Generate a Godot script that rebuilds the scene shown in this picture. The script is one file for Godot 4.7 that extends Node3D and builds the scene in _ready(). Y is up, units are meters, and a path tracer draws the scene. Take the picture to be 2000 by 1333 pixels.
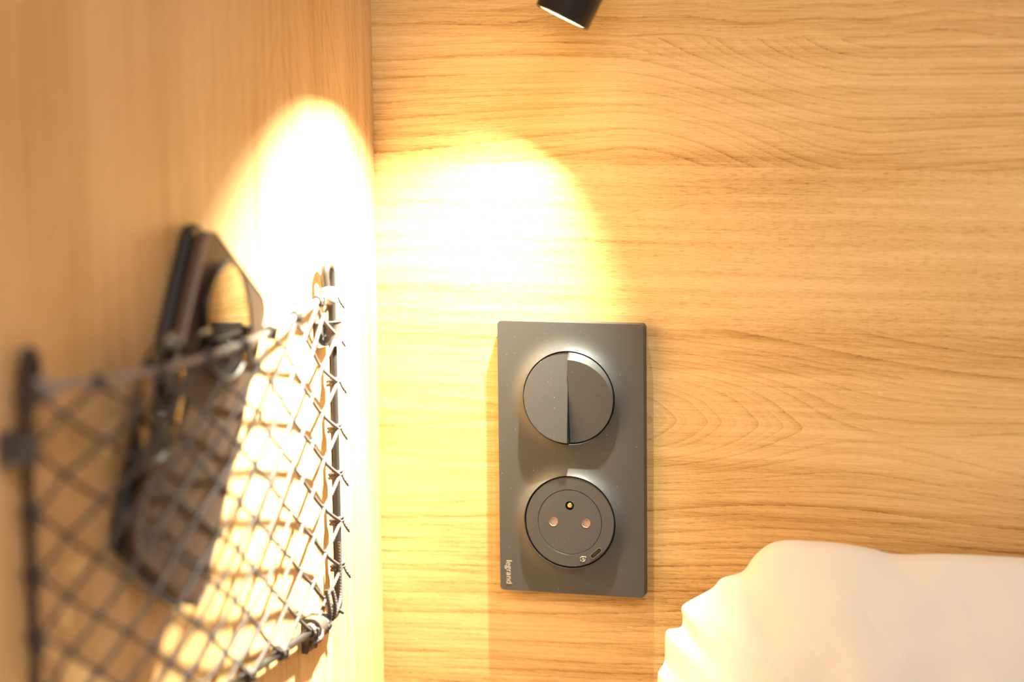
extends Node3D
# A bunk corner: two oak laminate walls, a reading lamp, a switch and socket, a net pocket, a pillow.
# Inside the script, lengths are millimetres from the wall corner at the height of the switch; m() makes them metres.

const FLOOR_DROP := 0.95
var rng := RandomNumberGenerator.new()


func m(x: float, y: float, z: float) -> Vector3:
	return Vector3(x * 0.001, FLOOR_DROP + y * 0.001, z * 0.001)


# ---------------------------------------------------------------- helpers

func tag(o: Node, label: String, category: String, group := "") -> void:
	o.set_meta("label", label)
	o.set_meta("category", category)
	if group != "":
		o.set_meta("group", group)


func thing(called: String, at: Vector3) -> Node3D:
	var o := Node3D.new()
	o.name = called
	add_child(o, true)
	o.position = at
	return o


func obj(called: String, mesh: Mesh, mat: Material, parent: Node3D = self, at := Vector3.ZERO) -> MeshInstance3D:
	# mesh is given in scene coordinates; parents carry only a shift
	var o := MeshInstance3D.new()
	o.name = called
	o.mesh = mesh
	o.material_override = mat
	o.cast_shadow = GeometryInstance3D.SHADOW_CASTING_SETTING_ON
	parent.add_child(o, true)
	if parent != self:
		o.position = at - base_of(parent)
	else:
		o.position = at
	return o


func base_of(n: Node3D) -> Vector3:
	var p := Vector3.ZERO
	var k: Node = n
	while k != self:
		p += (k as Node3D).position
		k = k.get_parent()
	return p


func start() -> SurfaceTool:
	var st := SurfaceTool.new()
	st.begin(Mesh.PRIMITIVE_TRIANGLES)
	return st


func done(st: SurfaceTool) -> ArrayMesh:
	st.generate_normals()
	return st.commit()


func tri(st: SurfaceTool, a: Vector3, b: Vector3, c: Vector3, smooth := -1) -> void:
	st.set_smooth_group(smooth)
	for p in [a, b, c]:
		st.set_uv(Vector2.ZERO)
		st.add_vertex(p)


# rows of points joined into a sheet; wrap closes each row on itself
func sheet(st: SurfaceTool, rows: Array, wrap := false, flip := false, smooth := 0, us := 1.0, vs := 1.0) -> void:
	st.set_smooth_group(smooth)
	var n: int = rows[0].size()
	for i in rows.size() - 1:
		var ra: PackedVector3Array = rows[i]
		var rb: PackedVector3Array = rows[i + 1]
		for j in (n if wrap else n - 1):
			var k := (j + 1) % n
			var u0 := float(j) / n * us
			var u1 := float(j + 1) / n * us
			var v0 := float(i) * vs
			var v1 := float(i + 1) * vs
			var q := [[ra[j], u0, v0], [ra[k], u1, v0], [rb[k], u1, v1], [ra[j], u0, v0], [rb[k], u1, v1], [rb[j], u0, v1]]
			if flip:
				q = [q[0], q[2], q[1], q[3], q[5], q[4]]
			for e in q:
				st.set_uv(Vector2(e[1], e[2]))
				st.add_vertex(e[0])


func cap(st: SurfaceTool, ring: PackedVector3Array, flip := false) -> void:
	var c := Vector3.ZERO
	for p in ring:
		c += p
	c /= ring.size()
	for j in ring.size():
		var k := (j + 1) % ring.size()
		if flip:
			tri(st, c, ring[k], ring[j])
		else:
			tri(st, c, ring[j], ring[k])


# a round bar along a path, with rounded or flat ends
func tube(st: SurfaceTool, path: PackedVector3Array, r: float, sides := 8, closed := false, uv_len := 0.004) -> void:
	var rows := []
	var n := path.size()
	var prev := Vector3.ZERO
	var run := 0.0
	var lens := []
	for i in n:
		var a := path[(i - 1 + n) % n] if closed else path[maxi(i - 1, 0)]
		var b := path[(i + 1) % n] if closed else path[mini(i + 1, n - 1)]
		var t := (b - a).normalized()
		if i == 0:
			prev = t.cross(Vector3.UP if absf(t.y) < 0.9 else Vector3.RIGHT).normalized()
		prev = (prev - t * prev.dot(t)).normalized()
		var bi := t.cross(prev)
		var row := PackedVector3Array()
		for j in sides:
			var w := TAU * j / sides
			row.append(path[i] + (prev * cos(w) + bi * sin(w)) * r)
		rows.append(row)
		if i > 0:
			run += path[i].distance_to(path[i - 1])
		lens.append(run / uv_len)
	if closed:
		rows.append(rows[0])
		lens.append((run + path[n - 1].distance_to(path[0])) / uv_len)
	st.set_smooth_group(0)
	for i in rows.size() - 1:
		for j in sides:
			var k := (j + 1) % sides
			var u0 := float(j) / sides
			var u1 := float(j + 1) / sides
			for e in [[rows[i][j], u0, lens[i]], [rows[i + 1][k], u1, lens[i + 1]], [rows[i][k], u1, lens[i]], [rows[i][j], u0, lens[i]], [rows[i + 1][j], u0, lens[i + 1]], [rows[i + 1][k], u1, lens[i + 1]]]:
				st.set_uv(Vector2(e[1], e[2]))
				st.add_vertex(e[0])
	if not closed:
		cap(st, rows[0])
		cap(st, rows[n - 1], true)


func spline(p: PackedVector3Array, steps: int, closed := false) -> PackedVector3Array:
	var out := PackedVector3Array()
	var n := p.size()
	for i in (n if closed else n - 1):
		var a := p[(i - 1 + n) % n] if closed else p[maxi(i - 1, 0)]
		var b := p[i]
		var c := p[(i + 1) % n]
		var d := p[(i + 2) % n] if closed else p[mini(i + 2, n - 1)]
		for k in steps:
			out.append(b.cubic_interpolate(c, a, d, float(k) / steps))
	if not closed:
		out.append(p[n - 1])
	return out


# a turned body: profile points are (radius, distance along the axis)
func lathe(st: SurfaceTool, at: Vector3, axis: Vector3, profile: Array, sides := 48, smooth := -2) -> void:
	var u := axis.cross(Vector3.UP if absf(axis.y) < 0.9 else Vector3.RIGHT).normalized()
	var v := axis.cross(u)
	var group := 1
	for i in profile.size() - 1:
		var rows := []
		for k in 2:
			var row := PackedVector3Array()
			for j in sides:
				var w := TAU * j / sides
				row.append(at + axis * profile[i + k].y + (u * cos(w) + v * sin(w)) * profile[i + k].x)
			rows.append(row)
		sheet(st, rows, true, false, (i + 1) if smooth == -2 else smooth)


# outline of a rounded rectangle, counter-clockwise, as Vector2
func rounded(w: float, h: float, r: float, per := 6) -> PackedVector2Array:
	var out := PackedVector2Array()
	for c in 4:
		var cx: float = (w / 2 - r) * [1, -1, -1, 1][c]
		var cy: float = (h / 2 - r) * [1, 1, -1, -1][c]
		for k in per + 1:
			var a: float = PI / 2 * c + PI / 2 * k / per
			out.append(Vector2(cx + r * cos(a), cy + r * sin(a)))
	return out


# a flat body: an outline pushed along n from depth 0 to depth t, with rounded edges of size b
func slab(st: SurfaceTool, o: Vector3, u: Vector3, v: Vector3, n: Vector3, outline: PackedVector2Array, t: float, b: float) -> void:
	var steps := [[-b, 0.0], [-b * 0.3, b * 0.3], [0.0, b], [0.0, t - b], [-b * 0.3, t - b * 0.3], [-b, t]]
	var rows := []
	var c := outline.size()
	for s in steps:
		var row := PackedVector3Array()
		for i in c:
			var e := (outline[(i + 1) % c] - outline[(i - 1 + c) % c]).normalized()
			var q: Vector2 = outline[i] + Vector2(e.y, -e.x) * s[0]
			row.append(o + u * q.x + v * q.y + n * s[1])
		rows.append(row)
	for i in rows.size() - 1:
		sheet(st, [rows[i], rows[i + 1]], true, false, 0 if i != 2 else 0)
	cap(st, rows[0], true)
	cap(st, rows[rows.size() - 1])


# a box with uv in metres of its front face
func wall_box(a: Vector3, b: Vector3, flat_axis: int) -> ArrayMesh:
	var st := start()
	st.set_smooth_group(-1)
	var lo := Vector3(minf(a.x, b.x), minf(a.y, b.y), minf(a.z, b.z))
	var hi := Vector3(maxf(a.x, b.x), maxf(a.y, b.y), maxf(a.z, b.z))
	var faces := [[0, 1, 3, 2], [4, 6, 7, 5], [0, 4, 5, 1], [2, 3, 7, 6], [0, 2, 6, 4], [1, 5, 7, 3]]
	var p := []
	for i in 8:
		p.append(Vector3(hi.x if i & 4 else lo.x, hi.y if i & 2 else lo.y, hi.z if i & 1 else lo.z))
	for f in faces.slice(0, 6):
		if flat_axis == 2 and f == [1, 5, 7, 3] or flat_axis == 0 and f == [4, 6, 7, 5]:
			continue
		for k in [0, 2, 1, 0, 3, 2]:
			var q: Vector3 = p[f[k]]
			var uv := Vector2(q.x, q.y) if flat_axis == 2 else (Vector2(q.z, q.y) if flat_axis == 0 else Vector2(q.x, q.z))
			st.set_uv(Vector2(uv.x / 0.512, (FLOOR_DROP + 0.312 - uv.y) / 0.512))
			st.add_vertex(q)
	if flat_axis == 1:
		return done(st)
	# the face towards the room, in panels that mirror the grain so that it runs on
	var a0 := lo.x if flat_axis == 2 else lo.z
	var a1 := hi.x if flat_axis == 2 else hi.z
	var top := FLOOR_DROP + 0.312
	for i in range(int(floor(a0 / 0.512)), int(ceil(a1 / 0.512))):
		for j in range(int(floor((top - hi.y) / 0.512)), int(ceil((top - lo.y) / 0.512))):
			var h0 := maxf(a0, i * 0.512)
			var h1 := minf(a1, (i + 1) * 0.512)
			var v0 := minf(hi.y, top - j * 0.512)
			var v1 := maxf(lo.y, top - (j + 1) * 0.512)
			var quad := [Vector2(h0, v0), Vector2(h1, v0), Vector2(h1, v1), Vector2(h0, v1)]
			if flat_axis == 0:
				quad.reverse()
			for k in [0, 1, 2, 0, 2, 3]:
				var c: Vector2 = quad[k]
				var u := c.x / 0.512 - i
				var v := (top - c.y) / 0.512 - j
				u = clampf(1.0 - u if i & 1 else u, 0.0006, 0.9994)
				v = clampf(1.0 - v if j & 1 else v, 0.0006, 0.9994)
				st.set_uv(Vector2(u, v))
				st.add_vertex(Vector3(c.x, c.y, hi.z) if flat_axis == 2 else Vector3(hi.x, c.y, c.x))
	return done(st)


func flat(c: Color, rough: float, metal := 0.0) -> StandardMaterial3D:
	var s := StandardMaterial3D.new()
	s.albedo_color = c
	s.roughness = rough
	s.metallic = metal
	return s


# ---------------------------------------------------------------- oak laminate

func noise_bytes(w: int, h: int, freq: float, sd: int, to_w: int, to_h: int, octaves := 3) -> PackedByteArray:
	var f := FastNoiseLite.new()
	f.seed = sd
	f.noise_type = FastNoiseLite.TYPE_SIMPLEX_SMOOTH
	f.frequency = freq
	f.fractal_octaves = octaves
	var im := f.get_image(w, h, false, false, true)
	im.convert(Image.FORMAT_L8)
	if w != to_w or h != to_h:
		im.resize(to_w, to_h, Image.INTERPOLATE_CUBIC)
	return im.get_data()


func ramp(v: float, a: float, b: float) -> float:
	return clampf((v - a) / (b - a), 0.0, 1.0)


# how many growth rings lie below a point (x along the grain, y across it), in millimetres
func rings_back(x: float, y: float, warp: float) -> Vector2:
	var seam := 0.011 * (x - 160.0)
	if y > 235.0 - seam * 1.4:
		return Vector2((y + warp * 5.0 + 1.6 * sin(x * 0.035) + 1.2 * sin(x * 0.09 + 1.0)) / 6.5, 0.85)
	if y > 165.0 - seam:
		var d := absf(y - 236.5)
		return Vector2(pow((d * d + 4.0) / 42.0, 0.56) - 12.0 * smoothstep(140.0, 290.0, x) + 0.02 * x * ramp(d, 10, 50) + warp * 1.3, 1.0)
	if y > 75.0:
		return Vector2((y + 0.02 * x + warp * 2.5) / 7.5, 0.38)
	var yc := 23.5 - 13.0 * smoothstep(200.0, 380.0, x)
	var d3 := absf(y - yc)
	var along := 12.5 * smoothstep(115.0, 280.0, x) - 4.0 * smoothstep(285.0, 430.0, x)
	return Vector2(pow((d3 * d3 + 5.0) / 52.0, 0.6) + lerpf(12.6, along, 0.1 + 0.9 * smoothstep(46.0, 9.0, d3)) + 0.012 * x + warp * 1.1, 0.9)


func rings_left(y: float, z: float, warp: float) -> Vector2:
	var d := absf(z - 142.0 - 3.0 * sin(y * 0.02))
	return Vector2(pow(d / 5.5, 1.1) + y / 10.0 * ramp(y, 120.0, 190.0) + warp * 1.6, 0.75)


func oak(size: int, left: bool, sd: int) -> ImageTexture:
	var k := size / 2048.0
	# grain runs along x of these fields
	var fibre := noise_bytes(size / 48, size, 0.30, sd, size, size, 1)
	var streak := noise_bytes(size / 64, size, 0.035 / k, sd + 1, size, size, 3)
	var pore := noise_bytes(size / 12, size, 0.46, sd + 2, size, size, 1)
	var broad := noise_bytes(size / 8, size / 2, 0.006 / k, sd + 3, size, size, 2)
	var swirl := noise_bytes(size / 40, size / 8, 0.016 / k, sd + 4, size, size, 3)
	var table := PackedByteArray()
	table.resize(256 * 3)
	for i in 256:
		var t := i / 255.0
		var c := Color8(236, 202, 150).lerp(Color8(219, 181, 123), ramp(t, 0.0, 0.40)).lerp(Color8(187, 143, 84), ramp(t, 0.40, 0.8)).lerp(Color8(142, 98, 50), ramp(t, 0.8, 1.0))
		table[i * 3] = c.r8
		table[i * 3 + 1] = c.g8
		table[i * 3 + 2] = c.b8
	var lines := []
	lines.resize(size)
	var mm := 512.0 / size
	var work := func(row: int) -> void:
		var out := PackedByteArray()
		out.resize(size * 3)
		var at := row * size
		for col in size:
			var i := at + col
			var w := swirl[i] / 127.5 - 1.0
			var f := fibre[i] / 127.5 - 1.0
			var rg: Vector2
			var pores := 0.5
			var tone := 0.0
			if left:
				rg = rings_left(312.0 - col * mm, row * mm, w)
			else:
				var yy := 312.0 - row * mm
				rg = rings_back(col * mm, yy, w)
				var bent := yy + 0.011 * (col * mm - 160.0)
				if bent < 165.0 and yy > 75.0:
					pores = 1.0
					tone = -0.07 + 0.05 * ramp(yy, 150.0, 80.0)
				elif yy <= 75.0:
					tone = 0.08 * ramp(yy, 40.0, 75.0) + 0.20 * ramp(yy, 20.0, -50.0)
				elif bent < 235.0:
					tone = 0.10 * ramp(bent, 200.0, 165.0) - 0.02
				else:
					tone = -0.08 if absf(swirl[i] / 255.0 + 0.25 * sin(yy * 0.6 + col * mm * 0.02) - 0.5) < 0.02 else 0.06
			var t := rg.x + f * 0.07
			var t2 := t * 3.3 + w * 0.5
			t2 -= floorf(t2)
			t += 0.18 * sin(t * 1.9) + 0.25 * sin(t * 0.83 + 1.0)
			var nth := floorf(t)
			t -= nth
			var strong := 0.65 + 0.35 * sin(nth * 2.4)
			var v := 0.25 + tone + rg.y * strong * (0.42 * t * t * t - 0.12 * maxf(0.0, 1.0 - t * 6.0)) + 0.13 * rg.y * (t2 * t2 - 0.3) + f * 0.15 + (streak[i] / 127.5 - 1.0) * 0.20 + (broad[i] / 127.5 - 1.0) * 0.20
			var p := pore[i]
			if p > 160:
				v += pores * minf((p - 160) / 50.0, 1.0) * 0.34
			var n := clampi(int(v * 255.0), 0, 255) * 3
			out[col * 3] = table[n]
			out[col * 3 + 1] = table[n + 1]
			out[col * 3 + 2] = table[n + 2]
		lines[row] = out
	var id := WorkerThreadPool.add_group_task(work, size)
	WorkerThreadPool.wait_for_group_task_completion(id)
	var all := PackedByteArray()
	for l in lines:
		all.append_array(l)
	var im := Image.create_from_data(size, size, false, Image.FORMAT_RGB8, all)
	if left:
		im.rotate_90(CLOCKWISE)
		im.flip_x()
	im.generate_mipmaps()
	return ImageTexture.create_from_image(im)


func braid() -> ImageTexture:
	var im := Image.create(32, 32, false, Image.FORMAT_RGB8)
	for y in 32:
		for x in 32:
			var a := fposmod((x + y) / 16.0, 1.0)
			var b := fposmod((x - y) / 16.0, 1.0)
			var over := (int(floor((x + y) / 16.0)) + int(floor((x - y + 64) / 16.0))) % 2 == 0
			var e := absf((a if over else b) - 0.5) * 2.0
			var c := Color(0.52, 0.45, 0.43).lerp(Color(0.12, 0.08, 0.075), pow(e, 1.2))
			if not over:
				c = c.darkened(0.25)
			im.set_pixel(x, y, c)
	return ImageTexture.create_from_image(im)


func specks() -> ImageTexture:
	var im := Image.create(1024, 1024, false, Image.FORMAT_RGB8)
	im.fill(Color(0.280, 0.271, 0.276))
	for k in 620:
		var x := rng.randi_range(2, 1020)
		var y := rng.randi_range(2, 1020)
		var s := rng.randf_range(0.25, 1.0) * rng.randf()
		var c := Color(0.280, 0.271, 0.276).lerp(Color(0.85, 0.83, 0.80), s)
		im.set_pixel(x, y, c)
		im.set_pixel(x + 1, y, c)
		im.set_pixel(x, y + 1, c.lerp(Color(0.280, 0.271, 0.276), 0.3))
		if rng.randf() < 0.3:
			im.fill_rect(Rect2i(x, y, 3, 3), c)
		if rng.randf() < 0.04:
			for q in 7:
				im.set_pixel(clampi(x + q, 0, 1023), clampi(y + int(q * rng.randf()), 0, 1023), c)
	return ImageTexture.create_from_image(im)


# ---------------------------------------------------------------- the scene

var lamp_axis := Vector3(-0.42, -0.89, 0.15).normalized()


func _ready() -> void:
	rng.seed = 7
	# camera
	var cam := Camera3D.new()
	cam.name = "camera"
	add_child(cam)
	cam.position = m(455.8, 246.96, 1252.97)
	cam.basis = Basis(Vector3.UP, 0.290806) * Basis(Vector3.RIGHT, -0.138072) * Basis(Vector3.BACK, -0.0115916)
	var lens := CameraAttributesPhysical.new()
	lens.frustum_focal_length = 82.03
	lens.frustum_focus_distance = 1.295
	lens.frustum_near = 0.05
	lens.frustum_far = 30.0
	lens.exposure_aperture = 3.3
	cam.attributes = lens
	cam.fov = 16.64612
	cam.current = true
	# exposure and surroundings
	var env := Environment.new()
	env.background_mode = Environment.BG_COLOR
	env.background_color = Color.BLACK
	env.tonemap_mode = Environment.TONE_MAPPER_LINEAR
	env.tonemap_exposure = 1.0
	env.sdfgi_enabled = true
	env.ssao_enabled = true
	env.ssil_enabled = true
	var we := WorldEnvironment.new()
	we.name = "environment"
	we.environment = env
	add_child(we)
	# the ceiling panel of the room
	build_ceiling_lamp(2.15, Color(1.0, 1.0, 0.99))
	# the reading lamp over the switch
	build_reading_lamp(0.67, Color(0.97, 0.98, 0.88))
	# structure
	build_room()
	# things
	build_switch()
	build_net_pocket()
	build_case()
	build_sunglasses()
	build_pillow()


func structure(called: String, mesh: Mesh, mat: Material) -> void:
	var o := obj(called, mesh, mat)
	o.set_meta("kind", "structure")


func build_room() -> void:
	var back := flat(Color.WHITE, 0.46)
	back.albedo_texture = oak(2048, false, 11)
	var side := flat(Color.WHITE, 0.46)
	side.albedo_texture = oak(1024, true, 31)
	side.albedo_color = Color(0.96, 0.925, 0.925)
	var paint := flat(Color(0.86, 0.82, 0.76), 0.8)
	var w := 2.2
	var d := 2.5
	var h := 2.4
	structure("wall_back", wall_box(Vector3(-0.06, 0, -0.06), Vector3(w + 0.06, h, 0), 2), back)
	structure("wall_left", wall_box(Vector3(-0.06, 0, 0), Vector3(0, h, d), 0), side)
	structure("wall_right", wall_box(Vector3(w, 0, 0), Vector3(w + 0.06, h, d), 0), paint)
	structure("wall_front", wall_box(Vector3(-0.06, 0, d), Vector3(w + 0.06, h, d + 0.06), 2), paint)
	structure("ceiling", wall_box(Vector3(-0.06, h, -0.06), Vector3(w + 0.06, h + 0.06, d + 0.06), 1), paint)
	structure("floor", wall_box(Vector3(-0.06, -0.06, -0.06), Vector3(w + 0.06, 0, d + 0.06), 1), flat(Color(0.50, 0.42, 0.34), 0.6))
	# the bed under the pillow
	var bed := thing("bed", Vector3(0.72, 0, 1.05))
	tag(bed, "low bed with white mattress carrying the pillow below the switch", "bed")
	var st := start()
	slab(st, Vector3(0.95, 0.0, 1.05), Vector3.RIGHT, Vector3.FORWARD, Vector3.UP, rounded(1.7, 2.02, 0.02), 0.28, 0.006)
	obj("bed_base", done(st), flat(Color(0.75, 0.60, 0.42), 0.5), bed)
	st = start()
	slab(st, Vector3(0.95, 0.28, 1.05), Vector3.RIGHT, Vector3.FORWARD, Vector3.UP, rounded(1.7, 2.02, 0.06), 0.222, 0.03)
	obj("mattress", done(st), flat(Color(0.9, 0.88, 0.86), 0.9), bed)


func build_ceiling_lamp(energy: float, tint: Color) -> void:
	var at := Vector3(0.85, 2.4, 1.35)
	var t := thing("ceiling_lamp", at)
	tag(t, "square white ceiling light panel above the bed", "ceiling light")
	var st := start()
	slab(st, at + Vector3(0, -0.035, 0), Vector3.RIGHT, Vector3.FORWARD, Vector3.UP, rounded(0.86, 0.86, 0.03), 0.035, 0.004)
	obj("housing", done(st), flat(Color(0.9, 0.9, 0.88), 0.5), t)
	var glow := flat(Color(0.95, 0.93, 0.9), 0.6)
	glow.emission_enabled = true
	glow.emission = tint
	glow.emission_energy_multiplier = 0.8
	st = start()
	slab(st, at + Vector3(0, -0.041, 0), Vector3.RIGHT, Vector3.FORWARD, Vector3.UP, rounded(0.8, 0.8, 0.02), 0.006, 0.002)
	obj("diffuser", done(st), glow, t)
	var l := AreaLight3D.new()
	l.name = "ceiling_lamp_light"
	l.area_size = Vector2(0.8, 0.8)
	l.light_color = tint
	l.light_energy = energy
	l.area_range = 8.0
	l.shadow_enabled = true
	t.add_child(l)
	l.position = Vector3(0, -0.05, 0)
	l.rotation_degrees = Vector3(-90, 0, 0)


func build_reading_lamp(energy: float, tint: Color) -> void:
	var mouth := m(127.5, 246.2, 58.0)
	var a := lamp_axis
	var t := thing("reading_lamp", m(168, 345, 0))
	tag(t, "black cylindrical spot lamp tilted down towards the wall corner", "lamp")
	var black := flat(Color(0.12, 0.105, 0.105), 0.22)
	var st := start()
	lathe(st, mouth, -a, [Vector2(0.0138, 0.027), Vector2(0.0138, 0.0012), Vector2(0.0146, 0.0), Vector2(0.0152, 0.0006), Vector2(0.0154, 0.0016), Vector2(0.0154, 0.076), Vector2(0.0140, 0.079), Vector2(0.0, 0.079)], 64)
	obj("lamp_housing", done(st), black, t)
	st = start()
	lathe(st, mouth, -a, [Vector2(0.0142, 0.0011), Vector2(0.0137, 0.0004), Vector2(0.0131, 0.0012), Vector2(0.0115, 0.0150), Vector2(0.0090, 0.0245), Vector2(0.0, 0.0245)], 64)
	obj("reflector", done(st), flat(Color(0.95, 0.88, 0.78), 0.35), t)
	var glow := flat(Color(1, 0.95, 0.85), 0.4)
	glow.emission_enabled = true
	glow.emission = tint
	glow.emission_energy_multiplier = 6.0
	st = start()
	lathe(st, mouth, -a, [Vector2(0.0075, 0.0243), Vector2(0.0070, 0.0225), Vector2(0.0045, 0.0212), Vector2(0.0, 0.0208)], 40, 0)
	obj("bulb", done(st), glow, t)
	# joint, arm and wall plate, above the frame
	var tail := mouth - a * 0.079
	var pivot := m(168, 345, 45)
	st = start()
	tube(st, spline(PackedVector3Array([tail + a * 0.004, tail - a * 0.012, pivot]), 6), 0.006, 16)
	tube(st, PackedVector3Array([pivot + Vector3(0, 0, 0.006), m(168, 345, 8)]), 0.006, 16)
	obj("arm", done(st), black, t)
	st = start()
	lathe(st, m(168, 345, 0), Vector3.BACK, [Vector2(0.030, 0.0), Vector2(0.030, 0.010), Vector2(0.028, 0.012), Vector2(0.0, 0.012)])
	obj("wall_mount", done(st), black, t)
	# the beam: a wide field that the housing cuts off, and a hot middle
	var field := AreaLight3D.new()
	field.name = "reading_lamp_light"
	field.area_size = Vector2(0.007, 0.007)
	field.area_normalize_energy = true
	field.light_color = tint
	field.light_energy = energy
	field.area_range = 6.0
	field.area_attenuation = 2.0
	field.shadow_enabled = true
	t.add_child(field, true)
	field.position = mouth - a * 0.0190 + Vector3(0, 0, -0.0016) - t.position
	field.basis = Basis.looking_at(a, Vector3.RIGHT)
	var core := SpotLight3D.new()
	core.name = "reading_lamp_light"
	core.light_color = tint
	core.light_energy = energy * 2.6
	core.light_size = 0.008
	core.spot_angle = 28.0
	core.spot_angle_attenuation = 1.0
	core.spot_range = 6.0
	core.spot_attenuation = 2.0
	core.shadow_enabled = true
	t.add_child(core, true)
	core.position = mouth - a * 0.012 - t.position
	core.basis = Basis.looking_at(Vector3(-0.40, -0.88, 0.26).normalized(), Vector3.RIGHT)


func build_switch() -> void:
	var cx := 116.65
	var w := 84.5
	var h := 155.2
	var th := 7.4
	var t := thing("switch_and_socket", m(cx, 0, 0))
	tag(t, "dark grey wall plate with a round double rocker switch above a round power socket", "light switch")
	var grey := flat(Color.WHITE, 0.42)
	grey.albedo_texture = specks()
	grey.uv1_triplanar = true
	grey.uv1_scale = Vector3(9, 9, 9)
	# plate: two halves, each swelling up to a round opening
	var st := start()
	var round_at := 26.6
	var outline := rounded(w, h, 2.2, 6)
	for s in [1.0, -1.0]:
		# border of this half, walked evenly
		var border := PackedVector2Array()
		for i in outline.size():
			var p0 := outline[i]
			var p1 := outline[(i + 1) % outline.size()]
			var n := maxi(1, int(p0.distance_to(p1) / 3.0))
			for k in n:
				var p := p0.lerp(p1, float(k) / n)
				if p.y * s > 0.01:
					border.append(p)
		# order by angle round the opening, after adding the middle line
		for k in 29:
			border.append(Vector2(-w / 2 + w * k / 28.0, 0))
		var c := Vector2(0, 35.5 * s)
		var list := Array(border)
		list.sort_custom(func(p, q): return (p - c).angle() < (q - c).angle())
		var rows := []
		var steps := [0.0, 0.02, 0.06, 0.12, 0.2, 0.28, 0.36, 0.46, 0.58, 0.7, 0.85, 1.0]
		for e in steps:
			var row := PackedVector3Array()
			for p in list:
				var q: Vector2 = p
				if absf(absf(q.x) - w / 2) < 2.3 or absf(absf(q.y) - h / 2) < 2.3:
					# bevel starts 0.7 mm in
					q = q - (q.normalized()) * 0.0
				var on: Vector2 = c + (q - c).normalized() * round_at
				var r: Vector2 = on.lerp(q, e)
				row.append(m(cx + r.x, r.y, th + swell(r)))
			rows.append(row)
		sheet(st, rows, true, false, 1)
		# the wall of the opening
		var lip := PackedVector3Array()
		for p in list:
			var on: Vector2 = c + (p - c).normalized() * round_at
			lip.append(m(cx + on.x, on.y, th - 3.0))
		sheet(st, [lip, rows[0]], true, false, 2)
		cap(st, lip)
	var edge := []
	for q in [[0.0, 0.0], [0.0, th - 0.9], [-0.35, th - 0.25], [-0.9, th + 0.02]]:
		var row := PackedVector3Array()
		for i in outline.size():
			var p := outline[i]
			row.append(m(cx + p.x * (1 + q[0] / w * 2), p.y * (1 + q[0] / h * 2), q[1]))
		edge.append(row)
	for i in 3:
		sheet(st, [edge[i], edge[i + 1]], true, false, 3 + i)
	obj("plate", done(st), grey, t)
	# rockers: two half discs tilted opposite ways, the proud end with a broad bevel
	for s in [-1.0, 1.0]:
		st = start()
		var low := PackedVector3Array()
		var rim := PackedVector3Array()
		var top := PackedVector3Array()
		var slope: float = tan(deg_to_rad(6.0 if s > 0 else 4.6)) * s
		var lift := 4.2 if s > 0 else 5.0
		for k in 61:
			var an: float = -PI / 2 + PI * k / 60.0
			var x: float = (cos(an) * 25.6 + 0.2) * s
			var y := sin(an) * 25.8
			var inset: float = (3.6 if s > 0 else 0.6) * pow(maxf(0.0, y * s / 25.8), 1.2) + 0.25
			var q := Vector2(x, y) * (1.0 - inset / 25.8)
			q.x = maxf(absf(q.x), 0.2) * s
			low.append(m(cx + x, 35.5 + y, th - 2.5))
			rim.append(m(cx + x, 35.5 + y, th + lift - 0.3 + minf(0.0, slope * y)))
			top.append(m(cx + q.x, 35.5 + q.y, th + lift + slope * q.y))
		sheet(st, [low, rim], true, s < 0, 1)
		sheet(st, [rim, top], true, s < 0, 2)
		cap(st, top, s < 0)
		obj("rocker", done(st), grey, t)
	# socket: ring, face, pin holes, earth contact, charging port
	var so := m(cx, -35.5, th + 3.1)
	st = start()
	lathe(st, so, Vector3.BACK, [Vector2(0.0186, -0.002), Vector2(0.0186, -0.0003), Vector2(0.0188, 0.0), Vector2(0.0254, 0.0), Vector2(0.0258, -0.0005), Vector2(0.0258, -0.006)], 72)
	obj("socket_ring", done(st), grey, t)
	st = start()
	holed_disc(st, so + Vector3(0, 0, -0.00005), 18.35, [[-9.5, 0.0, 2.55], [9.5, 0.0, 2.55], [0.0, 9.6, 2.5]])
	obj("socket_face", done(st), grey, t)
	for s in [-1.0, 1.0]:
		st = start()
		lathe(st, so + Vector3(0.0095 * s, 0, 0), Vector3.BACK, [Vector2(0.0026, 0.0001), Vector2(0.00245, -0.0012), Vector2(0.0, -0.0016)], 24)
		obj("pin_shutter", done(st), flat(Color(0.74, 0.63, 0.58), 0.35), t)
	st = start()
	lathe(st, so + Vector3(0, 0.0096, 0), Vector3.BACK, [Vector2(0.0016, -0.004), Vector2(0.0016, -0.0006), Vector2(0.0012, -0.0001), Vector2(0.0, 0.0)], 24)
	var pin := obj("earth_pin", done(st), flat(Color(0.93, 0.86, 0.55), 0.25, 0.85), t)
	pin.set_meta("label", "small brass earth contact")
	st = start()
	lathe(st, so + Vector3(0, 0.0096, 0), Vector3.BACK, [Vector2(0.0025, 0.0), Vector2(0.0025, -0.004), Vector2(0.0, -0.004)], 24)
	obj("earth_recess", done(st), flat(Color(0.03, 0.03, 0.03), 0.5), t)
	var dark := flat(Color(0.035, 0.03, 0.028), 0.4)
	var along := Vector3(0.74, 0.67, 0).normalized()
	var across := Vector3(-along.y, along.x, 0)
	var pc := so + Vector3(0.0152, -0.0170, -0.0003)
	var port := obj("charging_port", ring_slot(pc, along, across, 4.3, 1.55, 0.5), flat(Color(0.42, 0.36, 0.31), 0.35), t)
	port.set_meta("label", "small oval charging slot")
	st = start()
	slab(st, pc + Vector3(0, 0, -0.001), along, across, Vector3.BACK, pill(3.9, 1.15), 0.00145, 0.0001)
	obj("slot", done(st), dark, port, Vector3.ZERO)
	st = start()
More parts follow.
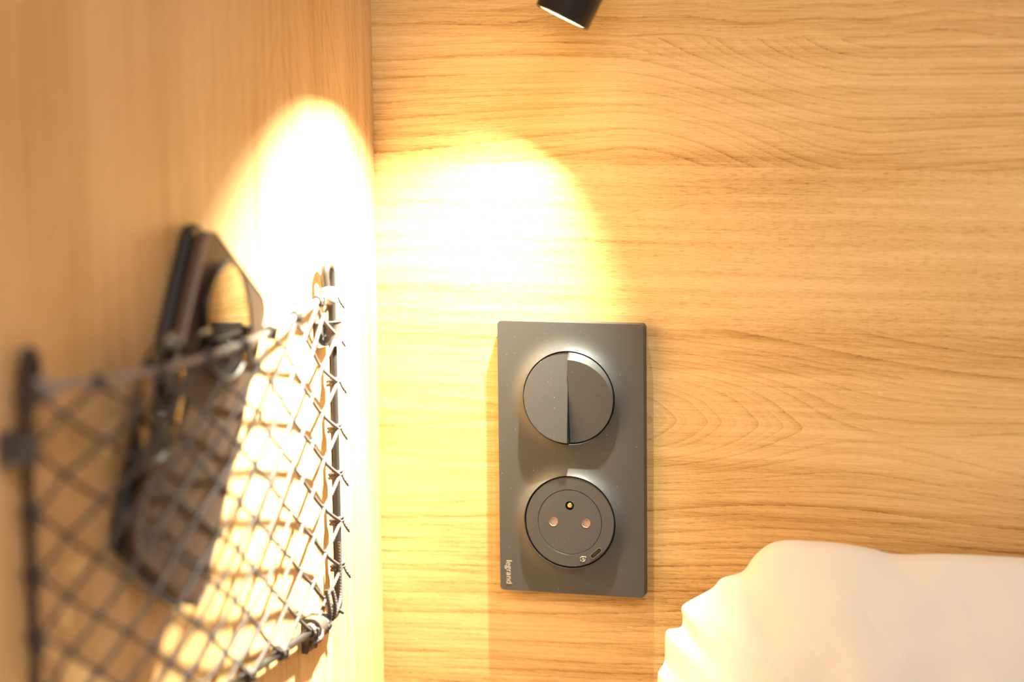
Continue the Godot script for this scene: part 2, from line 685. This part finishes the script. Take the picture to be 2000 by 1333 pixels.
	slab(st, pc + Vector3(0, 0, 0.0001), along, across, Vector3.BACK, pill(2.6, 0.28), 0.00045, 0.0001)
	obj("slot_tongue", done(st), flat(Color(0.13, 0.11, 0.1), 0.4), port, Vector3.ZERO)
	# printed marks
	var ink := flat(Color(0.74, 0.70, 0.65), 0.5)
	st = start()
	var ic := so + Vector3(0.0075, -0.0207, 0.0001)
	var arrows := [[-1.6, 0.3, -0.5, 1.3], [-0.5, 1.3, 0.9, 1.2], [1.5, 0.2, 1.1, -1.1], [1.1, -1.1, -0.2, -1.5], [-1.5, -0.5, -0.9, -1.2], [-0.3, 0.4, 0.2, -0.5], [0.2, -0.5, 0.6, 0.5], [1.2, 1.5, 1.9, 0.9]]
	for q in arrows:
		tube(st, PackedVector3Array([ic + Vector3(q[0], q[1], 0) * 0.001, ic + Vector3(q[2], q[3], 0) * 0.001]), 0.00022, 6)
	obj("charging_symbol", done(st), ink, t)
	var text := TextMesh.new()
	var font := SystemFont.new()
	font.font_names = PackedStringArray(["Droid Sans"])
	text.font = font
	text.text = "legrand"
	text.font_size = 32
	text.pixel_size = 0.0001
	text.depth = 0.0002
	var lettering := obj("maker_lettering", text, ink, t)
	var wide := text.get_aabb().size.x
	var grow := 0.0134 / maxf(wide, 0.001)
	lettering.scale = Vector3(grow, grow, 1)
	lettering.rotation = Vector3(0, 0, -PI / 2)
	lettering.position = m(79.6, -67.0, th + 0.1) - t.position


func swell(p: Vector2) -> float:
	var d := minf(p.distance_to(Vector2(0, 35.5)), p.distance_to(Vector2(0, -35.5)))
	var k := clampf((38.0 - d) / 11.4, 0.0, 1.0)
	return 3.4 * k * k * k


func pill(half_length: float, half_width: float) -> PackedVector2Array:
	var out := PackedVector2Array()
	for k in 13:
		var a := -PI / 2 + PI * k / 12.0
		out.append(Vector2(half_length - half_width + cos(a) * half_width, sin(a) * half_width) * 0.001)
	for k in 13:
		var a := PI / 2 + PI * k / 12.0
		out.append(Vector2(-half_length + half_width + cos(a) * half_width, sin(a) * half_width) * 0.001)
	return out


func ring_slot(c: Vector3, u: Vector3, v: Vector3, half_length: float, half_width: float, wide: float) -> ArrayMesh:
	var st := start()
	var a := pill(half_length, half_width)
	var b := pill(half_length - wide, half_width - wide)
	var rows := []
	for q in [[a, 0.0], [a, 0.0006], [b, 0.0006], [b, 0.0]]:
		var row := PackedVector3Array()
		for p in q[0]:
			row.append(c + u * p.x + v * p.y + Vector3(0, 0, q[1]))
		rows.append(row)
	for i in 3:
		sheet(st, [rows[i], rows[i + 1]], true, false, i + 1)
	return done(st)


# a flat disc with round holes through it, given in millimetres
func holed_disc(st: SurfaceTool, c: Vector3, r: float, holes: Array) -> void:
	var poly := PackedVector2Array()
	for k in 72:
		poly.append(Vector2(cos(TAU * k / 72), sin(TAU * k / 72)) * r)
	var bands := [poly]
	for hole in holes:
		var cut := PackedVector2Array()
		for k in 24:
			cut.append(Vector2(hole[0], hole[1]) + Vector2(cos(TAU * k / 24), sin(TAU * k / 24)) * hole[2])
		# split through the middle of the hole so that no piece has a hole inside it
		var upper := PackedVector2Array([Vector2(-60, hole[1]), Vector2(60, hole[1]), Vector2(60, 60), Vector2(-60, 60)])
		var lower := PackedVector2Array([Vector2(-60, -60), Vector2(60, -60), Vector2(60, hole[1]), Vector2(-60, hole[1])])
		var next := []
		for b in bands:
			for side in [upper, lower]:
				for piece in Geometry2D.intersect_polygons(b, side):
					for rest in Geometry2D.clip_polygons(piece, cut):
						next.append(rest)
		bands = next
	for b in bands:
		var ids := Geometry2D.triangulate_polygon(b)
		for i in range(0, ids.size(), 3):
			var q := []
			for k in 3:
				q.append(c + Vector3(b[ids[i + k]].x, b[ids[i + k]].y, 0) * 0.001)
			if (q[1] - q[0]).cross(q[2] - q[0]).z > 0:
				tri(st, q[0], q[2], q[1])
			else:
				tri(st, q[0], q[1], q[2])
	var rim := []
	for q in [[r, 0.0], [r, -2.0]]:
		var row := PackedVector3Array()
		for k in 72:
			row.append(c + Vector3(cos(TAU * k / 72) * q[0], sin(TAU * k / 72) * q[0], q[1]) * 0.001)
		rim.append(row)
	sheet(st, rim, true, false, 5)


# ---------------------------------------------------------------- net pocket

const ROD := 6.0
const Z_FAR := 87.0
const Z_NEAR := 429.0
const LOW := -75.0
const COLS := 16
const ROWS_ := 14


func cord_at(a: float) -> Vector3:
	var pts := [Vector3(8, 103, 92), Vector3(13, 101, 130), Vector3(20, 98.5, 185), Vector3(27, 98, 240), Vector3(30.5, 98.5, 290), Vector3(29, 99, 338), Vector3(20, 99.5, 385), Vector3(8, 103, 424)]
	var f := clampf(a / COLS, 0, 1) * 7.0
	var i := mini(int(f), 6)
	var p0: Vector3 = pts[maxi(i - 1, 0)]
	var p3: Vector3 = pts[mini(i + 2, 7)]
	return (pts[i] as Vector3).cubic_interpolate(pts[i + 1], p0, p3, f - i)


func net_at(a: int, b: int) -> Vector3:
	if a == 0 or a == COLS:
		return m(ROD + 1.5, lerpf(104.0, LOW, float(b) / ROWS_), Z_FAR + 1.0 if a == 0 else Z_NEAR - 1.0)
	var top := cord_at(a)
	if b == 0:
		return m(top.x, top.y - 1.0, top.z)
	var z := Z_FAR + (Z_NEAR - Z_FAR) * a / COLS
	z = lerpf(top.z, z, clampf(b / 4.0, 0, 1))
	var y := lerpf(top.y, LOW, float(b) / ROWS_)
	var s := sin(PI * a / COLS)
	s = pow(s, 1.7) if a < 8 else pow(s, 0.8)
	var g := 1.5
	var marks := [[0, 1.5], [4, 1.12], [8, 0.95], [10, 0.85], [12, 0.5], [14, 0.06]]
	for i in marks.size() - 1:
		if b >= marks[i][0]:
			g = remap(b, marks[i][0], marks[i + 1][0], marks[i][1], marks[i + 1][1])
	var x := ROD + 16.0 * s * g
	# pushed out by what stands in the pocket
	x = maxf(x, 27.0 * smoothstep(18.0, 62.0, y) * smoothstep(185.0, 225.0, z) * smoothstep(420.0, 372.0, z))
	x = maxf(x, 19.5 * smoothstep(-45.0, -20.0, y) * smoothstep(200.0, 262.0, z) * smoothstep(400.0, 352.0, z))
	var h := hash(a * 131 + b * 17)
	var j := Vector3(0, (h % 100) / 50.0 - 1.0, ((h / 100) % 100) / 50.0 - 1.0) * (0.9 if b < ROWS_ else 0.3)
	return m(x, y + j.y, z + j.z)


func build_net_pocket() -> void:
	var t := thing("net_pocket", m(0, LOW, (Z_FAR + Z_NEAR) / 2))
	tag(t, "dark wire frame with knotted grey cord net fixed to the left wall", "net pocket")
	var steel := flat(Color(0.19, 0.165, 0.155), 0.42, 0.2)
	var cord_mat := flat(Color.WHITE, 0.75)
	cord_mat.albedo_texture = braid()
	cord_mat.uv1_scale = Vector3(1, 1, 1)
	# the wire frame, bent back into a hook at both upper ends
	var p := PackedVector3Array()
	p.append(m(ROD + 0.5, 95, Z_FAR + 10))
	p.append(m(ROD + 0.5, 104, Z_FAR + 10))
	for k in 9:
		var an := PI * k / 8.0
		p.append(m(ROD, 111.5 + sin(an) * 5.2, Z_FAR + 5 + cos(an) * 5))
	p.append(m(ROD, 90, Z_FAR))
	p.append(m(ROD, 0, Z_FAR))
	for k in 7:
		var an := PI / 2 * k / 6.0
		p.append(m(ROD, LOW + 9 - sin(an) * 9, Z_FAR + 9 - cos(an) * 9))
	p.append(m(ROD, LOW, 250))
	for k in 7:
		var an := PI / 2 * (6 - k) / 6.0
		p.append(m(ROD, LOW + 9 - sin(an) * 9, Z_NEAR - 9 + cos(an) * 9))
	p.append(m(ROD, 0, Z_NEAR))
	p.append(m(ROD, 90, Z_NEAR))
	for k in 9:
		var an := PI - PI * k / 8.0
		p.append(m(ROD, 111.5 + sin(an) * 5.2, Z_NEAR - 5 - cos(an) * 5))
	p.append(m(ROD + 0.5, 104, Z_NEAR - 10))
	p.append(m(ROD + 0.5, 95, Z_NEAR - 10))
	var st := start()
	tube(st, p, 0.00235, 14)
	obj("wire_frame", done(st), steel, t)
	# clips that hold the frame to the wall
	var plastic := flat(Color(0.30, 0.27, 0.25), 0.42)
	for c in [[79.5, Z_FAR, 0], [79.5, Z_NEAR, 0], [LOW, 121.0, 1], [LOW, 395.0, 1]]:
		st = start()
		var along: Vector3 = Vector3.UP if c[2] == 0 else Vector3.BACK
		var side: Vector3 = Vector3.BACK if c[2] == 0 else Vector3.DOWN
		var o: Vector3 = m(0, c[0], c[1]) - along * 0.0065
		var prof := PackedVector2Array()
		prof.append(Vector2(-5.6, 0.2))
		prof.append(Vector2(-5.6, ROD))
		for k in 9:
			var an := PI - PI * k / 8.0
			prof.append(Vector2(cos(an) * 5.6, ROD + sin(an) * 5.0))
		prof.append(Vector2(5.6, 3.4))
		prof.append(Vector2(13.0, 2.8))
		prof.append(Vector2(13.0, 0.2))
		var outline := PackedVector2Array()
		for q in prof:
			outline.append(q * 0.001)
		var n := side.cross(Vector3.RIGHT)
		if n.dot(along) < 0:
			outline.reverse()
		slab(st, o, side, Vector3.RIGHT, along, outline, 0.013, 0.0007)
		var clip := obj("clip", done(st), plastic, t)
		st = start()
		lathe(st, m(0, c[0], c[1]) + side * 0.0095 + Vector3(0.0028, 0, 0), Vector3.RIGHT, [Vector2(0.0022, 0.0), Vector2(0.0020, 0.0008), Vector2(0.0, 0.0010)], 20)
		obj("screw", done(st), steel, clip, Vector3.ZERO)
	# elastic cord along the top, looped over the hooks
	var path := PackedVector3Array()
	for k in 49:
		var q := cord_at(k / 3.0)
		path.append(m(q.x, q.y, q.z))
	st = start()
	tube(st, path, 0.0017, 12, false, 0.004)
	var plain := flat(Color(0.56, 0.50, 0.47), 0.7)
	obj("elastic_cord", done(st), plain, t)
	for e in [[Z_FAR + 10, -1.0], [Z_NEAR - 10, 1.0]]:
		st = start()
		var c := m(ROD + 1.0, 101.5, e[0])
		for w in 3:
			var ring := PackedVector3Array()
			for k in 18:
				var an := TAU * k / 18.0
				ring.append(c + Vector3(cos(an) * 3.6, (w - 1) * 2.4 + sin(an * 2) * 0.6, sin(an) * 3.6) * 0.001)
			tube(st, ring, 0.0015, 8, true)
		var lump := []
		var kc := c + Vector3(0.0035, -0.002, -e[1] * 0.004)
		for i in 9:
			var row := PackedVector3Array()
			var v := PI * i / 8.0
			for j in 14:
				var u := TAU * j / 14.0
				row.append(kc + Vector3(sin(v) * cos(u) * 3.6, cos(v) * 3.2, sin(v) * sin(u) * 4.2) * 0.001)
			lump.append(row)
		sheet(st, lump, true, false, 0)
		obj("cord_loop", done(st), plain, t)
	# strands of the net: every zigzag line from edge to edge is one cord
	for dir in [1, -1]:
		for c in range(-ROWS_, COLS + ROWS_ + 1, 2):
			var nodes := []
			for b in ROWS_ + 1:
				var a: int = c + b if dir == 1 else c - b
				if a >= 0 and a <= COLS:
					nodes.append(Vector2i(a, b))
			if nodes.size() < 2:
				continue
			var pts := PackedVector3Array()
			for i in nodes.size():
				var here := net_at(nodes[i].x, nodes[i].y)
				if nodes[i].x == 0 or nodes[i].x == COLS or nodes[i].y == ROWS_:
					pts.append(here + Vector3(0.0012, 0, 0))
				else:
					# each cord passes the crossing on its own side
					pts.append(here + Vector3(0.0007 * dir, 0, 0.0006 * dir))
			st = start()
			var fine := PackedVector3Array()
			for i in pts.size() - 1:
				for k in 4:
					var f := k / 4.0
					var q := pts[i].lerp(pts[i + 1], f)
					q.y -= sin(PI * f) * 0.0006
					fine.append(q)
			fine.append(pts[pts.size() - 1])
			tube(st, fine, 0.00105, 8, false, 0.0034)
			obj("strand", done(st), cord_mat, t)
	# knots at the crossings, one mesh shared by all
	st = start()
	for w in 2:
		var ring := PackedVector3Array()
		for k in 14:
			var an := TAU * k / 14.0
			ring.append(Vector3(sin(an) * 0.8 + 0.3, cos(an) * 1.2 * (1 if w == 0 else -1), cos(an) * 1.05 + (w - 0.5) * 0.7) * 0.001)
		tube(st, ring, 0.0008, 6, true, 0.0034)
	var knot := done(st)
	for a in range(1, COLS):
		for b in range(1, ROWS_):
			if (a + b) % 2 == 0:
				obj("knot", knot, cord_mat, t, net_at(a, b))
	# hitches where the net meets the frame and the elastic cord
	for a in [0, COLS]:
		for b in range(0, ROWS_, 2):
			var o := net_at(a, b)
			if b == 0:
				o.y -= 0.005
			st = start()
			hitch(st, Vector3(m(ROD, 0, 0).x, o.y, m(0, 0, Z_FAR if a == 0 else Z_NEAR).z), Vector3.UP, 1.0 if a == 0 else -1.0, 3.5)
			obj("hitch", done(st), cord_mat, t)
	for a in range(2, COLS, 2):
		st = start()
		var o := net_at(a, ROWS_)
		hitch(st, Vector3(m(ROD, 0, 0).x, m(0, LOW, 0).y, o.z), Vector3.BACK, 1.0, 3.5)
		obj("hitch", done(st), cord_mat, t)
		st = start()
		var e := cord_at(a)
		hitch(st, m(e.x, e.y, e.z), (cord_at(a + 0.3) - cord_at(a - 0.3)).normalized(), 1.0, 2.7)
		obj("hitch", done(st), cord_mat, t)
	# the knotted end of the cord at the lower far corner
	st = start()
	var kc := m(ROD, LOW, 112.0)
	for w in 3:
		var ring := PackedVector3Array()
		for k in 18:
			var an := TAU * k / 18.0
			ring.append(kc + Vector3(cos(an) * 4.1, sin(an) * 4.1, (w - 1) * 2.3 + cos(an) * 0.9) * 0.001)
		tube(st, ring, 0.00135, 8, true, 0.0034)
	tube(st, spline(PackedVector3Array([m(10, LOW + 2, 112), m(11, LOW + 8, 113), m(9.5, LOW + 19, 114)]), 6), 0.00135, 8, false, 0.0034)
	tube(st, spline(PackedVector3Array([m(11, LOW + 2, 109), m(12.5, LOW + 9, 109), m(11.5, LOW + 18, 110)]), 6), 0.00135, 8, false, 0.0034)
	tube(st, spline(PackedVector3Array([m(10, LOW + 1, 108), m(10.5, LOW + 7, 98), m(9.5, LOW + 14, 92.5), m(8.5, LOW + 40, 90.5)]), 6), 0.00105, 8, false, 0.0034)
	tube(st, spline(PackedVector3Array([m(7, LOW + 4, 116), m(10.2, LOW - 1, 124), m(11, LOW - 4, 128), m(8, LOW - 6, 131)]), 6), 0.00135, 8, false, 0.0034)
	obj("end_knot", done(st), cord_mat, t)


# a cord turned round a bar, with a short loose end
func hitch(st: SurfaceTool, c: Vector3, axis: Vector3, way: float, r: float) -> void:
	var u := axis.cross(Vector3.RIGHT).normalized()
	var v := u.cross(axis).normalized()
	for w in 2:
		var ring := PackedVector3Array()
		for k in 16:
			var an := TAU * k / 16.0
			ring.append(c + (u * cos(an) + v * sin(an)) * r * 0.001 + axis * ((w - 0.5) * 2.0 + sin(an) * 1.2) * 0.001)
		tube(st, ring, 0.00095, 6, true, 0.0034)
	var a0 := c + v * (r * 0.001)
	if axis == Vector3.UP:
		tube(st, spline(PackedVector3Array([c + u * 0.002 + v * 0.003, c + Vector3(0.0045, -0.003, -0.0015 * way), c + Vector3(0.0062, -0.0065, -0.003 * way)]), 5), 0.00095, 6, false, 0.0034)
	else:
		tube(st, spline(PackedVector3Array([a0, a0 + v * 0.0012 + u * 0.002, a0 + v * 0.0005 - Vector3(0, 0.003, 0)]), 5), 0.0009, 6, false, 0.0034)


# ---------------------------------------------------------------- things in the pocket

func build_case() -> void:
	var along := Vector3(0, 0.83, -0.558)     # up the long side
	var across := Vector3(0, -0.558, -0.83)   # to the far side
	var mid := m(0, 64.7, 275.0)
	var t := thing("folding_case", m(8, -20, 300))
	tag(t, "brown and black folding case standing tilted in the net pocket", "case")
	var black := flat(Color(0.13, 0.115, 0.11), 0.45)
	var brown := flat(Color(0.33, 0.245, 0.195), 0.5)
	var fine := FastNoiseLite.new()
	fine.frequency = 0.09
	fine.seed = 5
	var nt := NoiseTexture2D.new()
	nt.noise = fine
	nt.width = 256
	nt.height = 256
	nt.seamless = true
	nt.as_normal_map = true
	nt.bump_strength = 3.0
	brown.normal_enabled = true
	brown.normal_texture = nt
	brown.normal_scale = 0.15
	brown.uv1_triplanar = true
	brown.uv1_scale = Vector3(30, 30, 30)
	var n := Vector3.RIGHT
	var st := start()
	slab(st, mid + n * 0.0010 + along * 0.002, across, along, n, rounded(0.082, 0.164, 0.010), 0.0056, 0.0016)
	obj("back_cover", done(st), black, t)
	st = start()
	slab(st, mid + n * 0.0063, across, along, n, rounded(0.075, 0.155, 0.007), 0.0030, 0.0005)
	obj("inner_tray", done(st), flat(Color(0.09, 0.08, 0.075), 0.55), t)
	st = start()
	slab(st, mid + n * 0.0085, across, along, n, rounded(0.081, 0.161, 0.010), 0.0065, 0.0010)
	obj("front_cover", done(st), brown, t)
	st = start()
	var ring := PackedVector3Array()
	for q in rounded(0.0796, 0.1596, 0.0095):
		ring.append(mid + n * 0.0144 + across * q.x + along * q.y)
	tube(st, ring, 0.0011, 8, true)
	var piping := obj("edge_piping", done(st), flat(Color(0.56, 0.48, 0.43), 0.5), t)
	piping.set_meta("label", "pale edge piping round the brown cover")


func build_sunglasses() -> void:
	var t := thing("sunglasses", m(22, 60, 303))
	tag(t, "mirrored sunglasses tucked between brown case and net", "sunglasses")
	var mirror := flat(Color(0.52, 0.49, 0.46), 0.04, 1.0)
	var rimm := flat(Color(0.09, 0.08, 0.08), 0.35)
	var slope := Vector3(0, -0.34, 0.94).normalized()   # from the far lens to the near one
	var c1 := m(19.5, 107.0, 255)
	var c2 := m(21.5, 83.5, 334)
	var i := 0
	for c in [c1, c2]:
		var n := Vector3(1, 0.025, -0.05).normalized() if i == 0 else Vector3(1, -0.09, -0.06).normalized()
		var u := (slope - n * slope.dot(n)).normalized()
		var v := n.cross(u)
		if v.y < 0:
			v = -v
		var shape := PackedVector2Array()
		for k in 48:
			var an := TAU * k / 48.0
			var ca := cos(an)
			var sa := sin(an)
			var x := 26.5 * signf(ca) * pow(absf(ca), 0.82)
			var y := 26.0 * signf(sa) * pow(absf(sa), 0.82)
			# narrower towards the nose below
			var inward := 1.0 if i == 0 else -1.0
			x -= inward * 3.0 * ramp(-y, -4.0, 26.0) * (1.0 if ca * inward > 0 else 0.3)
			shape.append(Vector2(x, y) * 0.001)
		var st := start()
		var rows := []
		for q in [0.0, 0.25, 0.5, 0.75, 1.0]:
			var row := PackedVector3Array()
			for s in shape:
				var d: float = 0.0012 * (1.0 - q * q)
				row.append(c + u * s.x * maxf(q, 0.001) + v * s.y * maxf(q, 0.001) + n * d)
			rows.append(row)
		rows.append(PackedVector3Array())
		for s in shape:
			rows[5].append(c + u * s.x + v * s.y - n * 0.0018)
		sheet(st, rows.slice(0, 5), true, false, 0)
		sheet(st, rows.slice(4, 6), true, false, -1)
		cap(st, rows[5])
		obj("lens", done(st), mirror, t)
		st = start()
		var ring := PackedVector3Array()
		for s in shape:
			ring.append(c + u * s.x * 1.02 + v * s.y * 1.02 - n * 0.0006)
		tube(st, ring, 0.0013, 8, true)
		obj("rim", done(st), rimm, t)
		i += 1
	var b1 := c1 + slope * 0.026 + Vector3(0, 0.008, 0)
	var b2 := c2 - slope * 0.026 + Vector3(0, 0.008, 0)
	var st := start()
	tube(st, spline(PackedVector3Array([b1, (b1 + b2) / 2 + Vector3(0.002, 0.004, 0), b2]), 6), 0.0015, 8)
	obj("bridge", done(st), rimm, t)
	# folded temples behind the lenses
	for s in [[c1, -1.0, 0.0012], [c2, 1.0, 0.0022]]:
		st = start()
		var h: Vector3 = s[0] + slope * 0.028 * s[1] + Vector3(-0.001, -0.002, 0)
		var inward: Vector3 = slope * -s[1]
		tube(st, spline(PackedVector3Array([h, h + Vector3(-s[2], 0, 0) + inward * 0.004, h + Vector3(-s[2], -0.004, 0) + inward * 0.035, h + Vector3(-s[2], -0.008, 0) + inward * 0.050]), 6), 0.0011, 8)
		obj("temple", done(st), rimm, t)


# ---------------------------------------------------------------- pillow

func build_pillow() -> void:
	var edge := [[175.0, -114.4], [176.2, -107.7], [179.1, -101.7], [179.4, -88.8], [181.1, -84.4], [188.2, -82.5], [189.1, -76.7], [188.5, -72.4], [191.1, -68.9], [205.2, -60.1], [210.8, -54.1], [222.0, -49.7], [228.9, -40.4], [235.8, -34.4], [242.7, -31.8], [252.4, -31.0], [274.2, -31.4], [290.5, -33.3], [304.0, -35.6], [330.6, -34.1], [370.0, -33.9], [430, -36], [500, -33], [580, -38], [660, -33], [715, -36], [740, -56], [748, -120], [742, -200], [747, -300], [742, -390], [732, -436], [700, -444], [580, -438], [460, -441], [330, -438], [230, -444], [190, -440], [172, -420], [180, -340], [172, -260], [178, -200], [174, -160]]
	var flat_pts := PackedVector3Array()
	for e in edge:
		flat_pts.append(Vector3(e[0], e[1], 0))
	var outline := spline(flat_pts, 7, true)
	var c := Vector3(470, -240, 0)
	# the crinkled seam melts into an even outline further in
	var even := outline.duplicate()
	for turn in 3:
		var was := even.duplicate()
		for i in was.size():
			var sum := Vector3.ZERO
			for k in range(-9, 10):
				sum += was[(i + k + was.size()) % was.size()]
			even[i] = sum / 19.0
	var wr := FastNoiseLite.new()
	wr.seed = 3
	wr.frequency = 0.016
	wr.fractal_octaves = 2
	var wave := FastNoiseLite.new()
	wave.seed = 9
	wave.frequency = 0.9
	var st := start()
	for s in [1.0, -1.0]:
		var rows := []
		for k in 41:
			var r := pow(k / 40.0, 0.75)
			var row := PackedVector3Array()
			for i in outline.size():
				var p: Vector3 = c + (even[i].lerp(outline[i], smoothstep(0.90, 1.0, r)) - c) * r
				var dir := (outline[i] - c).normalized()
				var puff := 92.0 * pow(maxf(1.0 - pow(r, 2.3), 0.0), 0.80) if s > 0 else 36.0 * pow(maxf(1.0 - pow(r, 3.0), 0.0), 0.6)
				var fold := wr.get_noise_2d(p.x, p.y + 500 * s) * (9.0 if s > 0 else 3.0) * (1.0 - r * r)
				var crinkle := wave.get_noise_2d(dir.x * 9.0, dir.y * 9.0) * 7.0 * pow(r, 6.0) * (1.0 - r) * (5.0 if s > 0 else 2.0)
				row.append(m(p.x, p.y, 45.0 + s * (puff + (fold + crinkle) * (1.0 if r < 0.999 else 0.0))))
			rows.append(row)
		sheet(st, rows, true, s < 0, 0)
	var cotton := flat(Color(0.90, 0.88, 0.865), 0.9)
	var weave := FastNoiseLite.new()
	weave.frequency = 0.35
	var nt := NoiseTexture2D.new()
	nt.noise = weave
	nt.width = 256
	nt.height = 256
	nt.seamless = true
	nt.as_normal_map = true
	nt.bump_strength = 2.0
	cotton.normal_enabled = true
	cotton.normal_texture = nt
	cotton.normal_scale = 0.15
	cotton.uv1_triplanar = true
	cotton.uv1_scale = Vector3(12, 12, 12)
	var pillow := obj("pillow", done(st), cotton)
	tag(pillow, "white cotton pillow propped against the oak wall", "pillow")
